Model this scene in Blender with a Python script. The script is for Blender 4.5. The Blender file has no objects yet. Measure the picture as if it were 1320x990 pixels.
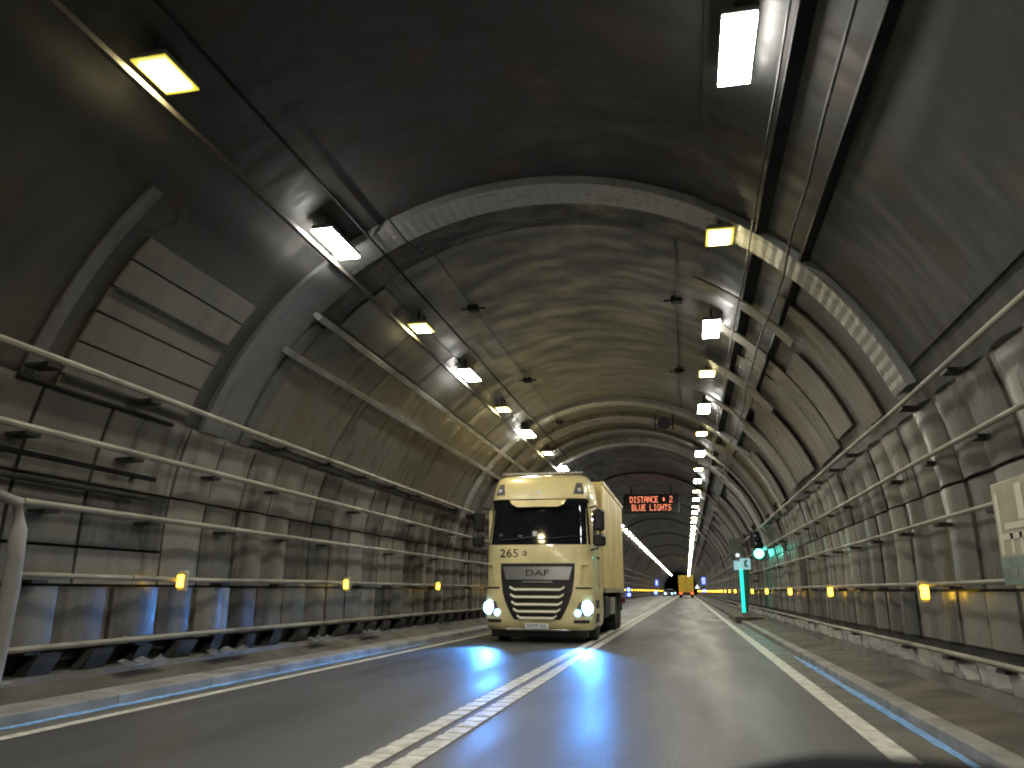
import bpy, math, random
from mathutils import Vector, Matrix
random.seed(7)
scene = bpy.context.scene
C = scene.collection

# ------------------------------------------------------------------ camera
CAM_H = 1.13
def setup_camera():
    f, W, H = 990.0, 1320.0, 990.0
    vx, vy, roll = 886.0, 762.0, 0.006
    d = Vector(((vx-W/2)/f, (vy-H/2)/f, 1.0))
    c, s = math.cos(-roll), math.sin(-roll)
    d = Vector((c*d.x-s*d.y, s*d.x+c*d.y, 1.0)).normalized()
    yaw = -math.asin(d.x); P = math.acos(d.z/math.cos(yaw))
    F = Vector((math.sin(yaw)*math.cos(P), math.cos(yaw)*math.cos(P), math.sin(P)))
    R = Vector((math.cos(yaw), -math.sin(yaw), 0)); D = F.cross(R)
    c, s = math.cos(roll), math.sin(roll)
    R2 = R*c - D*s; D2 = R*s + D*c
    cd = bpy.data.cameras.new('camera'); cd.sensor_width = 36; cd.lens = 36*f/W
    cd.clip_start = 0.05; cd.clip_end = 2000
    cd.dof.use_dof = True; cd.dof.focus_distance = 17.0; cd.dof.aperture_fstop = 2.2
    o = bpy.data.objects.new('camera', cd); C.objects.link(o)
    m = Matrix((R2, -D2, -F)).transposed().to_4x4(); m.translation = (0, 0, CAM_H)
    o.matrix_world = m
    scene.camera = o
setup_camera()

# ------------------------------------------------------------------ world: night-dark sky outside the tunnel
w = bpy.data.worlds.new('World'); scene.world = w; w.use_nodes = True
nt = w.node_tree; bg = nt.nodes['Background']
sky = nt.nodes.new('ShaderNodeTexSky'); sky.sky_type = 'NISHITA'; sky.sun_disc = False
sky.sun_elevation = math.radians(1.0); sky.sun_rotation = math.radians(120)
nt.links.new(sky.outputs[0], bg.inputs[0]); bg.inputs[1].default_value = 0.01
vs = scene.view_settings
vs.view_transform = 'Standard'; vs.look = 'None'; vs.gamma = 1; vs.exposure = 0.0
scene.cycles.use_denoising = True
scene.cycles.max_bounces = 4; scene.cycles.diffuse_bounces = 3; scene.cycles.glossy_bounces = 2
scene.cycles.sample_clamp_indirect = 6.0
scene.cycles.pixel_filter_type = 'BLACKMAN_HARRIS'; scene.cycles.filter_width = 2.0
scene.cycles.use_light_tree = True
scene.cycles.use_adaptive_sampling = True; scene.cycles.adaptive_threshold = .03; scene.cycles.adaptive_min_samples = 16

LAMP_WHITE, LAMP_YELLOW = 112.0, 92.0     # radiance of the ceiling lamps
WHITE_COL, YELLOW_COL = (1.0, 0.98, 0.91), (1.0, 0.85, 0.45)
HEADLIGHT_W = 1000.0

# ------------------------------------------------------------------ materials
def mat(name, col, rough=0.6, metal=0.0, spec=0.5, var=0.0, nscale=4.0, bump=0.0, bscale=30.0, coat=0.0, rnd=0.0):
    m = bpy.data.materials.new(name); m.use_nodes = True
    t = m.node_tree; b = t.nodes['Principled BSDF']; L = t.links
    b.inputs['Base Color'].default_value = (*col, 1); b.inputs['Roughness'].default_value = rough
    b.inputs['Metallic'].default_value = metal; b.inputs['Specular IOR Level'].default_value = spec
    b.inputs['Coat Weight'].default_value = coat; b.inputs['Coat Roughness'].default_value = 0.08
    g = t.nodes.new('ShaderNodeNewGeometry')
    if var > 0:
        n = t.nodes.new('ShaderNodeTexNoise'); n.inputs['Scale'].default_value = nscale; n.inputs['Detail'].default_value = 3
        L.new(g.outputs['Position'], n.inputs['Vector'])
        r = t.nodes.new('ShaderNodeMapRange'); r.inputs[1].default_value = .3; r.inputs[2].default_value = .7
        r.inputs[3].default_value = 1-var; r.inputs[4].default_value = 1+var
        L.new(n.outputs[0], r.inputs[0])
        v = t.nodes.new('ShaderNodeVectorMath'); v.operation = 'SCALE'; v.inputs[0].default_value = col
        L.new(r.outputs[0], v.inputs['Scale']); L.new(v.outputs[0], b.inputs['Base Color'])
        rr = t.nodes.new('ShaderNodeMapRange'); rr.inputs[1].default_value = .3; rr.inputs[2].default_value = .7
        rr.inputs[3].default_value = min(1, rough*1.15); rr.inputs[4].default_value = rough*.8
        L.new(n.outputs[0], rr.inputs[0]); L.new(rr.outputs[0], b.inputs['Roughness'])
    if bump > 0:
        n2 = t.nodes.new('ShaderNodeTexNoise'); n2.inputs['Scale'].default_value = bscale; n2.inputs['Detail'].default_value = 1
        L.new(g.outputs['Position'], n2.inputs['Vector'])
        bp = t.nodes.new('ShaderNodeBump'); bp.inputs['Strength'].default_value = bump; bp.inputs['Distance'].default_value = .02
        L.new(n2.outputs[0], bp.inputs['Height']); L.new(bp.outputs[0], b.inputs['Normal'])
    return m

def concrete(name, dark, light, stain=(0.10, 0.055, 0.03), rough=0.55, stretch=(1, 2.6, .16), rnd=.25, stain_amt=.5, big=.45, bump=.35):
    m = bpy.data.materials.new(name); m.use_nodes = True
    t = m.node_tree; b = t.nodes['Principled BSDF']; L = t.links; N = t.nodes.new
    g = N('ShaderNodeNewGeometry')
    def noise(vec, sc, det=6, rg=.6):
        n = N('ShaderNodeTexNoise'); n.inputs['Scale'].default_value = sc; n.inputs['Detail'].default_value = det
        n.inputs['Roughness'].default_value = rg; L.new(vec, n.inputs['Vector']); return n.outputs[0]
    mp = N('ShaderNodeVectorMath'); mp.operation = 'MULTIPLY'; mp.inputs[1].default_value = stretch
    L.new(g.outputs['Position'], mp.inputs[0])
    n1 = noise(g.outputs['Position'], big, 2); n2 = noise(mp.outputs[0], 1.6, 3); n3 = noise(g.outputs['Position'], 9, 3, .7)
    def math_(op, a, bb):
        q = N('ShaderNodeMath'); q.operation = op
        for i, x in enumerate((a, bb)):
            if isinstance(x, (int, float)): q.inputs[i].default_value = x
            else: L.new(x, q.inputs[i])
        return q.outputs[0]
    s = math_('ADD', math_('MULTIPLY', n1, .35), math_('MULTIPLY', n2, .55)); s = math_('ADD', s, math_('MULTIPLY', n3, .2))
    oi = N('ShaderNodeObjectInfo')
    s = math_('ADD', s, math_('MULTIPLY', math_('SUBTRACT', oi.outputs['Random'], .5), rnd))
    cr = N('ShaderNodeValToRGB'); cr.color_ramp.elements[0].position = .38; cr.color_ramp.elements[1].position = .72
    cr.color_ramp.elements[0].color = (*dark, 1); cr.color_ramp.elements[1].color = (*light, 1)
    L.new(s, cr.inputs[0])
    mk = N('ShaderNodeMapRange'); mk.inputs[1].default_value = .55; mk.inputs[2].default_value = .75
    mk.inputs[3].default_value = 0; mk.inputs[4].default_value = stain_amt
    mp2 = N('ShaderNodeVectorMath'); mp2.operation = 'MULTIPLY'; mp2.inputs[1].default_value = (1, 1.3, .35)
    L.new(g.outputs['Position'], mp2.inputs[0])
    L.new(noise(mp2.outputs[0], .9, 2), mk.inputs[0])
    mx = N('ShaderNodeMix'); mx.data_type = 'RGBA'; mx.inputs[7].default_value = (*stain, 1)
    L.new(mk.outputs[0], mx.inputs[0]); L.new(cr.outputs[0], mx.inputs[6]); L.new(mx.outputs[2], b.inputs['Base Color'])
    rr = N('ShaderNodeMapRange'); rr.inputs[1].default_value = .35; rr.inputs[2].default_value = .65
    rr.inputs[3].default_value = rough-.2; rr.inputs[4].default_value = rough+.15
    L.new(n2, rr.inputs[0]); L.new(rr.outputs[0], b.inputs['Roughness'])
    bp = N('ShaderNodeBump'); bp.inputs['Strength'].default_value = bump; bp.inputs['Distance'].default_value = .03
    L.new(n3, bp.inputs['Height']); L.new(bp.outputs[0], b.inputs['Normal'])
    return m

def emit(name, col, strength, sampled=False):
    m = bpy.data.materials.new(name); m.use_nodes = True
    b = m.node_tree.nodes['Principled BSDF']
    b.inputs['Base Color'].default_value = (*[min(1, c*.5) for c in col], 1)
    b.inputs['Emission Color'].default_value = (*col, 1); b.inputs['Emission Strength'].default_value = strength
    m.cycles.emission_sampling = 'FRONT' if sampled else 'NONE'
    return m

M = {}
M['vault'] = concrete('sooty_vault_concrete', (.080, .079, .076), (.104, .103, .099), stain=(.08, .074, .064), stain_amt=.12, stretch=(.6, 1.6, .6), rough=.55, rnd=0, bump=.10)
M['near_dim'] = concrete('dimmed_near_lining', (.026, .0255, .024), (.054, .053, .049), rough=.65, rnd=0, bump=.1)  # dimness of the vault near the camera put into its colour
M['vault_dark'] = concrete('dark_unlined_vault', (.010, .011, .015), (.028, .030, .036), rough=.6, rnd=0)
M['panel'] = concrete('ribbed_wall_panel', (.055, .053, .047), (.20, .192, .168), stain=(.12, .08, .06), rough=.45, rnd=.38, bump=.2)
M['sheet'] = concrete('vault_sheeting', (.07, .064, .053), (.16, .145, .115), stain=(.12, .085, .05), rough=.42, rnd=.3, bump=.12)
M['cream'] = concrete('cream_vault_panel', (.085, .082, .071), (.165, .158, .132), rough=.55, rnd=.15, stain=(.09, .085, .07), stain_amt=.6, bump=.12)
M['brown'] = concrete('brown_smooth_cladding', (.09, .078, .062), (.155, .138, .11), stain=(.11, .085, .06), rough=.38, rnd=.12, bump=.1)
M['ring'] = concrete('grey_ring_sheet', (.19, .19, .183), (.32, .32, .305), rough=.42, rnd=.1, stain_amt=.2)
M['legsheet'] = concrete('dull_rib_leg', (.085, .085, .082), (.15, .15, .142), rough=.4, rnd=.1, stain_amt=.2, bump=.1)
M['recess'] = mat('dark_recess', (.025, .024, .022), .7, var=.4, nscale=2)
M['pipe'] = mat('dull_steel_pipe', (.27, .255, .205), .6, .05, var=.35, nscale=1.5)
M['bracket'] = mat('dark_iron_bracket', (.03, .029, .027), .6, .3)
M['tray'] = mat('grey_cable_tray', (.022, .022, .022), .85, 0, .15, var=.3, nscale=1)
M['conduit'] = mat('beige_conduit', (.11, .102, .085), .5, .1, var=.3, nscale=1)
M['cable'] = mat('dusty_cable', (.07, .07, .068), .8, var=.3)
M['cable_dark'] = mat('dark_cable', (.03, .03, .03), .6)
M['kerb'] = mat('pale_kerb_concrete', (.27, .265, .25), .6, var=.35, nscale=1.6, bump=.3, bscale=18)
M['kerbblue'] = mat('blue_wet_kerb_glint', (.24, .52, 1.0), .3, var=.3, nscale=3.0, bump=.5, bscale=6)  # blue light glints put into the base colour
M['walk'] = mat('brown_walkway', (.085, .074, .058), .75, var=.4, nscale=1.3, bump=.4, bscale=14)
M['gutter'] = mat('grey_gutter', (.12, .117, .108), .5, var=.3, nscale=1.2, bump=.3, bscale=20)
M['plinth'] = mat('pale_wall_plinth', (.20, .195, .185), .45, var=.5, nscale=1.2, bump=.4, bscale=9)
M['pale_block'] = mat('pale_support_block', (.42, .42, .40), .5, var=.3, nscale=3)
M['line'] = mat('worn_road_paint', (.66, .65, .59), .5, var=.28, nscale=7, bump=.2, bscale=60)
M['lampbody'] = mat('lamp_housing_grey', (.16, .16, .15), .5, .2)
M['white_lens'] = emit('white_lamp_lens', WHITE_COL, LAMP_WHITE, True)
M['yellow_lens'] = emit('yellow_lamp_lens', YELLOW_COL, LAMP_YELLOW, True)
M['yellow_rim'] = emit('yellow_lamp_rim', (.75, .65, .08), .9)
M['amber'] = emit('amber_marker_lens', (1, .56, .03), 13)
M['amber_case'] = mat('amber_marker_case', (.42, .38, .22), .4)
M['blue_lens'] = emit('blue_marker_lens', (.10, .16, 1.0), 9)
M['black'] = mat('black_plastic', (.012, .012, .013), .45)
M['rubber'] = mat('tyre_rubber', (.018, .018, .018), .8)
M['paint'] = mat('cream_yellow_truck_paint', (.84, .72, .37), .32, 0, .5, var=.13, nscale=2.2, coat=.5)
M['glass'] = mat('windscreen_glass', (.008, .010, .014), .06, 0, .6)
M['lampglass'] = mat('roof_lamp_glass', (.30, .30, .31), .12, .5, .6)
M['silver'] = mat('silver_trim', (.42, .42, .42), .28, .75)
M['slat'] = mat('bright_grille_slat', (.93, .88, .70), .3, 0)
M['steel'] = mat('dark_chassis_steel', (.05, .05, .055), .5, .5)
M['rim'] = mat('wheel_rim', (.35, .35, .34), .35, .7)
M['white'] = mat('white_sign_face', (.75, .77, .76), .4)
M['head'] = emit('headlight_lens', (.32, .66, 1.0), 16)
M['head_small'] = emit('headlight_side_lens', (.4, .72, 1.0), 2.6)
M['box'] = mat('cream_box_body', (.84, .68, .31), .4, 0, .5, var=.15, nscale=.9, bump=.12, bscale=2.5)
M['letter'] = mat('dark_letter', (.02, .02, .022), .5)
M['led'] = emit('red_led', (1.0, .27, .14), 2.4)
M['green_lens'] = emit('green_signal_lens', (.10, 1.0, .72), 45, True)
M['green_halo'] = emit('green_signal_halo', (.02, .75, .52), .9)
M['green_glow'] = emit('teal_pole_glow', (.02, .85, .62), 1.6)
M['green_paint'] = mat('dark_green_paint', (.03, .10, .07), .4)
M['grey_green'] = mat('grey_green_box', (.10, .12, .09), .5, var=.2)
M['teal_plate'] = emit('lit_sign_plate', (.45, .80, .85), .55)
M['teal_mark'] = mat('teal_pictogram', (.02, .25, .28), .5)
M['beige_sign'] = mat('beige_sign_face', (.36, .33, .23), .5, var=.2, nscale=3)
M['sign_teal'] = mat('sign_lower_band', (.16, .22, .20), .5, var=.2, nscale=5)
M['sign_letter'] = mat('sign_pale_letter', (.62, .60, .48), .5)
M['far_yellow'] = mat('yellow_truck_rear', (.85, .58, .05), .45, var=.1)
M['tail'] = emit('red_tail_lamp', (1, .10, .03), 5)
M['blue_sign'] = emit('blue_lit_sign', (.08, .16, .9), 1.3)
M['sign_white'] = emit('white_sign_symbol', (.8, .85, 1), 1.2)
M['dash'] = mat('dashboard_plastic', (.008, .008, .009), .9, 0, .1, bump=.2, bscale=200)
M['blackpaint'] = mat('dark_car_paint', (.03, .03, .035), .3, coat=.6)

def road_material():
    m = bpy.data.materials.new('damp_asphalt'); m.use_nodes = True
    t = m.node_tree; b = t.nodes['Principled BSDF']; L = t.links; N = t.nodes.new
    g = N('ShaderNodeNewGeometry')
    mp = N('ShaderNodeVectorMath'); mp.operation = 'MULTIPLY'; mp.inputs[1].default_value = (1, .12, 1)
    L.new(g.outputs['Position'], mp.inputs[0])
    def noise(vec, sc, det=5):
        n = N('ShaderNodeTexNoise'); n.inputs['Scale'].default_value = sc; n.inputs['Detail'].default_value = det
        L.new(vec, n.inputs['Vector']); return n.outputs[0]
    a = noise(mp.outputs[0], 1.5, 3); c = noise(g.outputs['Position'], 38, 2); e = noise(g.outputs['Position'], .5, 2)
    ad = N('ShaderNodeMath'); L.new(a, ad.inputs[0]); L.new(e, ad.inputs[1])
    ad2 = N('ShaderNodeMath'); ad2.operation = 'MULTIPLY_ADD'; L.new(c, ad2.inputs[0]); ad2.inputs[1].default_value = .9; L.new(ad.outputs[0], ad2.inputs[2])
    cr = N('ShaderNodeValToRGB'); cr.color_ramp.elements[0].position = .95; cr.color_ramp.elements[1].position = 1.0
    mr = N('ShaderNodeMapRange'); mr.inputs[1].default_value = .85; mr.inputs[2].default_value = 2.05
    L.new(ad2.outputs[0], mr.inputs[0])
    cr.color_ramp.elements[0].position = .1; cr.color_ramp.elements[1].position = .9
    cr.color_ramp.elements[0].color = (.050, .051, .054, 1); cr.color_ramp.elements[1].color = (.102, .103, .105, 1)
    L.new(mr.outputs[0], cr.inputs[0]); L.new(cr.outputs[0], b.inputs['Base Color'])
    rr = N('ShaderNodeMapRange'); rr.inputs[1].default_value = .35; rr.inputs[2].default_value = .65
    rr.inputs[3].default_value = .42; rr.inputs[4].default_value = .60
    L.new(a, rr.inputs[0]); L.new(rr.outputs[0], b.inputs['Roughness'])
    bp = N('ShaderNodeBump'); bp.inputs['Strength'].default_value = .55; bp.inputs['Distance'].default_value = .01
    L.new(c, bp.inputs['Height']); L.new(bp.outputs[0], b.inputs['Normal'])
    return m
M['road'] = road_material()

# ------------------------------------------------------------------ mesh helpers
class MB:
    def __init__(s): s.v = []; s.f = []
    def quadgrid(s, P, nu, nv, close_u=False):
        b = len(s.v)
        for j in range(nv+1):
            for i in range(nu + (0 if close_u else 1)): s.v.append(tuple(P(i/nu, j/nv)))
        w = nu if close_u else nu+1
        for j in range(nv):
            for i in range(nu):
                i2 = (i+1) % w
                s.f.append((b+j*w+i, b+j*w+i2, b+(j+1)*w+i2, b+(j+1)*w+i))
        return s
    def slab(s, P, nu, nv):                      # P(u,v,side) closed thin solid, side 0 or 1
        b = len(s.v); w = nu+1; n = (nu+1)*(nv+1)
        for k in (0, 1):
            for j in range(nv+1):
                for i in range(nu+1): s.v.append(tuple(P(i/nu, j/nv, k)))
        for j in range(nv):
            for i in range(nu):
                a = b+j*w+i
                s.f.append((a, a+1, a+w+1, a+w)); s.f.append((a+n, a+n+w, a+n+w+1, a+n+1))
        for i in range(nu):
            a = b+i; s.f.append((a, a+n, a+n+1, a+1))
            a = b+nv*w+i; s.f.append((a, a+1, a+n+1, a+n))
        for j in range(nv):
            a = b+j*w; s.f.append((a, a+w, a+n+w, a+n))
            a = b+j*w+nu; s.f.append((a, a+n, a+n+w, a+w))
        return s
    def box(s, x0, x1, y0, y1, z0, z1, c=0.0):
        if c <= 0:
            b = len(s.v)
            s.v += [(x, y, z) for z in (z0, z1) for y in (y0, y1) for x in (x0, x1)]
            s.f += [tuple(b+i for i in q) for q in ((0,2,3,1),(4,5,7,6),(0,1,5,4),(2,6,7,3),(0,4,6,2),(1,3,7,5))]
            return s
        # chamfered box: 3 nested outlines
        b = len(s.v)
        def ring(z, i):
            X0, X1, Y0, Y1 = x0+i, x1-i, y0+i, y1-i
            return [(X0+c,Y0,z),(X1-c,Y0,z),(X1,Y0+c,z),(X1,Y1-c,z),(X1-c,Y1,z),(X0+c,Y1,z),(X0,Y1-c,z),(X0,Y0+c,z)]
        for z, i in ((z0, c*.6), (z0+c, 0), (z1-c, 0), (z1, c*.6)): s.v += ring(z, i)
        for k in range(3):
            for i in range(8): s.f.append((b+k*8+i, b+k*8+(i+1) % 8, b+k*8+8+(i+1) % 8, b+k*8+8+i))
        s.f.append(tuple(b+i for i in range(7, -1, -1))); s.f.append(tuple(b+24+i for i in range(8)))
        return s
    def tube(s, pts, r, n=8, cap=True):
        pts = [Vector(p) for p in pts]; b = len(s.v); rs = r if isinstance(r, (list, tuple)) else [r]*len(pts)
        for k, p in enumerate(pts):
            d = (pts[min(k+1, len(pts)-1)] - pts[max(k-1, 0)]).normalized()
            up = Vector((0, 0, 1)) if abs(d.z) < .9 else Vector((1, 0, 0))
            a = d.cross(up).normalized(); e = a.cross(d)
            for i in range(n):
                t = 2*math.pi*i/n; s.v.append(tuple(p + (a*math.cos(t) + e*math.sin(t))*rs[k]))
        for k in range(len(pts)-1):
            for i in range(n): s.f.append((b+k*n+i, b+k*n+(i+1) % n, b+(k+1)*n+(i+1) % n, b+(k+1)*n+i))
        if cap:
            s.f.append(tuple(b+i for i in range(n-1, -1, -1))); s.f.append(tuple(b+(len(pts)-1)*n+i for i in range(n)))
        return s
    def lathe(s, prof, axis, n=24, c=(0, 0, 0)):   # prof: (radius, along); axis 'x' or 'y'
        b = len(s.v)
        for r, a in prof:
            for i in range(n):
                t = 2*math.pi*i/n; u, v = r*math.cos(t), r*math.sin(t)
                s.v.append((c[0]+a, c[1]+u, c[2]+v) if axis == 'x' else (c[0]+u, c[1]+a, c[2]+v))
        for k in range(len(prof)-1):
            for i in range(n): s.f.append((b+k*n+i, b+k*n+(i+1) % n, b+(k+1)*n+(i+1) % n, b+(k+1)*n+i))
        s.f.append(tuple(b+i for i in range(n))); s.f.append(tuple(b+(len(prof)-1)*n+i for i in range(n-1, -1, -1)))
        return s
    def mesh(s, name, m, smooth=False):
        me = bpy.data.meshes.new(name); me.from_pydata(s.v, [], s.f); me.materials.append(m); me.validate()
        import bmesh
        bm = bmesh.new(); bm.from_mesh(me); bmesh.ops.recalc_face_normals(bm, faces=bm.faces); bm.to_mesh(me); bm.free()
        if smooth:
            for p in me.polygons: p.use_smooth = True
            if smooth != 'all':
                try: me.set_sharp_from_angle(angle=math.radians(40))
                except Exception: pass
        return me
    def build(s, name, m, parent=None, smooth=False, loc=None):
        return link(name, s.mesh(name, m, smooth), parent, loc)

def link(name, data, parent=None, loc=None):
    o = bpy.data.objects.new(name, data); C.objects.link(o)
    if parent is not None: o.parent = parent
    if loc is not None: o.location = loc
    return o
def tag(o, label, cat, group=None):
    o['label'] = label; o['category'] = cat
    if group: o['group'] = group
    return o
def thing(name, label, cat, loc=(0, 0, 0), group=None):
    o = link(name, None, None, loc); o.empty_display_size = .2
    return tag(o, label, cat, group)
def struct(o): o['kind'] = 'structure'; return o
def copy_tree(o, parent=None):
    c = o.copy(); C.objects.link(c); c.parent = parent
    for ch in list(o.children): copy_tree(ch, c)
    return c
def text_mesh(txt, size, name, m, parent, loc, rot=(math.pi/2, 0, 0), extrude=.003, xscale=1.0, align='CENTER'):
    cu = bpy.data.curves.new(name, 'FONT'); cu.body = txt; cu.size = size; cu.extrude = extrude
    cu.align_x = align; cu.align_y = 'CENTER'; cu.resolution_u = 3
    tmp = bpy.data.objects.new('tmp', cu); C.objects.link(tmp)
    dg = bpy.context.evaluated_depsgraph_get(); dg.update()
    me = bpy.data.meshes.new_from_object(tmp.evaluated_get(dg))
    bpy.data.objects.remove(tmp)
    me.materials.clear(); me.materials.append(m)
    o = link(name, me, parent, loc); o.rotation_euler = rot; o.scale = (xscale, 1, 1)
    return o

# ------------------------------------------------------------------ tunnel profile
AX, Z0, R = -1.85, 1.7, 4.8
Y_BACK, Y_END = -26.0, 420.0
def arc_pt(h, side, inset=0.0):           # point on wall/vault at height h on one side
    r = R - inset
    if h <= Z0: return AX + side*r, h
    q = min(.9999, (h-Z0)/r)
    return AX + side*r*math.sqrt(1-q*q), h
def ang_pt(a, inset=0.0):                 # a: angle from right horizontal (0) over crown (pi/2) to left (pi)
    r = R - inset
    return AX + r*math.cos(a), Z0 + r*math.sin(a)

def rnd_noise(i, j): 
    x = math.sin(i*12.9898 + j*78.233)*43758.5453
    return x - math.floor(x) - .5
def vault_part(name, y0, y1, step, m, parent, inset=0.0, nseg=40, rough=.007):
    ny = max(1, int((y1-y0)/step))
    prof = [(AX+R-inset, -.15)] + [ang_pt(math.pi*k/nseg, inset) for k in range(nseg+1)] + [(AX-R+inset, -.15)]
    mb = MB(); n = len(prof)-1
    def P(u, v):
        k = round(u*n); j = round(v*ny); x, z = prof[k]
        d = rough*rnd_noise(k+17, j+int(y0*3)) if 0 < k < n and 0 < j < ny else 0
        l = math.hypot(x-AX, z-Z0) or 1
        return (x + d*(x-AX)/l, y0 + (y1-y0)*v, z + d*(z-Z0)/l)
    mb.quadgrid(P, n, ny)
    return mb.build(name, m, parent, smooth='all')

vault = struct(link('tunnel_vault', None))
vault_part('near_lining', Y_BACK, 9.1, .9, M['near_dim'], vault)
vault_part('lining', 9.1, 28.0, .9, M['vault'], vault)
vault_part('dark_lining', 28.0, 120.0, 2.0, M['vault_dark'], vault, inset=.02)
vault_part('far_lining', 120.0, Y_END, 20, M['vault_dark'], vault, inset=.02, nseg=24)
mb = MB(); mb.box(AX-R-.1, AX+R+.1, Y_BACK-.3, Y_BACK, -.2, 7); mb.build('rear_closure', M['vault_dark'], vault)
mb = MB(); mb.box(AX-R-.1, AX+R+.1, Y_END, Y_END+.3, -.2, 7); mb.build('far_closure', M['vault_dark'], vault)

def ring_band(name, y0, y1, a0, a1, inset, m, parent, ribs=True, depth=.16, smooth=False):
    n = int(abs(a1-a0)*R/.07) if ribs else 48
    mb = MB()
    def P(u, v, k):
        a = a0 + (a1-a0)*u
        ins = (inset + (.006 if (ribs and round(u*n) % 2) else 0)) if k == 0 else inset-depth
        x, z = ang_pt(a, ins); return (x, y0+(y1-y0)*v, z)
    mb.slab(P, n, 1)
    return mb.build(name, m, parent, smooth)
ring_band('rib_ring', 9.10, 9.66, math.radians(21), math.radians(126), .11, M['ring'], vault)
ring_band('rib_leg', 9.10, 9.95, math.radians(126.3), math.radians(176), .07, M['legsheet'], vault, False, smooth=True)
ring_band('rib_leg', 10.0, 10.25, math.radians(136), math.radians(172), .10, M['vault'], vault, False, smooth=True)
ring_band('rib_ring', 6.15, 6.32, math.radians(134), math.radians(172), .03, M['legsheet'], vault, False, smooth=True)
ring_band('rib_ring', 21.5, 22.0, math.radians(18), math.radians(168), .12, M['ring'], vault)
ring_band('rib_ring', 23.4, 24.3, math.radians(18), math.radians(168), .14, M['sheet'], vault, False)
ring_band('rib_ring', 25.6, 26.1, math.radians(18), math.radians(168), .12, M['sheet'], vault, False)
ring_band('rib_ring', 27.6, 28.2, math.radians(10), math.radians(172), .20, M['ring'], vault, False, .2)
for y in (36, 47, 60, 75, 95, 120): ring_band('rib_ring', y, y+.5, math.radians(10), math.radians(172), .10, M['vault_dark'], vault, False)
# darker flat band just behind the big ring
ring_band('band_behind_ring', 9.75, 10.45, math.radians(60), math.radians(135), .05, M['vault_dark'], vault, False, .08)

def curved_sheet(name, y0, y1, a0, a1, inset, m, parent, skew=0.0, thick=.03):
    mb = MB()
    def P(u, v, k):
        a = a0+(a1-a0)*u; x, z = ang_pt(a, inset - k*thick)
        return (x, y0+(y1-y0)*v + skew*u, z)
    mb.slab(P, 10, 1); return mb.build(name, m, parent, smooth=True)
rad = math.radians
# right vault: lapped curved sheets from the top pipe upward
y = 10.6
while y < 60:
    wd = random.uniform(.7, 1.5)
    a0 = rad(random.uniform(20, 23)); a1 = rad(random.uniform(36, 52))
    curved_sheet('vault_sheet', y, y+wd, a0, a1, random.uniform(.05, .13), M['sheet'], vault, random.uniform(-.12, .12))
    y += wd + random.choice((.05, .12, .5, 1.3))
for y0, wd, a0, a1 in ((11.3, .35, 40, 62), (12.8, .4, 44, 58), (15.2, .5, 38, 60), (18.0, .4, 40, 57)):
    curved_sheet('vault_sheet', y0, y0+wd, rad(a0), rad(a1), .17, M['sheet'], vault)
# right upper vault: broad dark segments close to the camera
curved_sheet('vault_segment', -3, 9.0, rad(23), rad(62), .03, M['near_dim'], vault)
# left vault: cream panels with open joints between the two rings
edges = [139.5, 143.2, 147.4, 151.2, 155.6, 160.2, 164.6, 169.0, 174.0, 179]
for k in range(9):
    curved_sheet('cream_panel', 6.6, 8.75, rad(edges[k]+.15), rad(edges[k+1]-.15), .035+.006*(k % 2), M['cream'], vault)
    if k in (2, 5, 7): curved_sheet('joint_batten', 6.6, 8.75, rad(edges[k]-.2), rad(edges[k]+.18), .075, M['recess'], vault)
# left vault: smooth brown cladding and the lighter band between two ledges
y = 10.3
for k in range(8):
    L_ = (2.6, 2.2, 2.8, 2.0, 2.5, 2.4, 2.7, 2.6)[k]
    curved_sheet('brown_cladding', y, y+L_-.03, rad(143.5), rad(160), .06, M['brown'], vault)
    curved_sheet('upper_cladding', y, y+L_-.03, rad(135.5), rad(142.5), .09, M['sheet'], vault)
    y += L_
for a, hh in ((134.6, .16), (143.0, .12)):
    mb = MB()
    def P(u, v, k, a=a, hh=hh):
        x, z = ang_pt(rad(a) + (u-.5)*.018, .05 + hh*k); return (x, 9.8+(27.4-9.8)*v, z)
    mb.slab(P, 1, 6); mb.build('ledge', M['plinth'], vault)
for k in range(9):
    curved_sheet('ceiling_plate', 10.6+k*1.85, 10.6+k*1.85+1.8, rad(122.5), rad(133.5), .05, M['vault'], vault)

# ------------------------------------------------------------------ ribbed side walls, panel by panel
PW = .8
def panel_mesh(side, h0, h1, inset, bulge):
    mb = MB(); nh = 3 if h1-h0 < .9 else 5
    prof = (0, .03, .055, .075, .08, .075, .055, .03, 0)
    def P(u, v):
        k = round(u*8); x, z = arc_pt(h0+(h1-h0)*v, side, inset + prof[k]*bulge*((1-v**3) if h1 > 3 else 1))
        return (x, PW*(.02+.96*u), z)
    mb.quadgrid(P, 8, nh)
    for u0 in (0, 1):                          # return edges into the wall
        mb.quadgrid(lambda u, v, u0=u0: (arc_pt(h0+(h1-h0)*v, side, inset - .06*u)[0], PW*(.02+.96*u0), h0+(h1-h0)*v), 1, nh)
    for v0 in (0, 1):
        mb.quadgrid(lambda u, v, v0=v0: (arc_pt(h0+(h1-h0)*v0, side, (inset + prof[round(u*8)]*bulge)*(1-v) - .02*v)[0], PW*(.02+.96*u), h0+(h1-h0)*v0), 8, 1)
    return mb.mesh('wall_panel', M['panel'], smooth=True)
walls = {}
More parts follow.
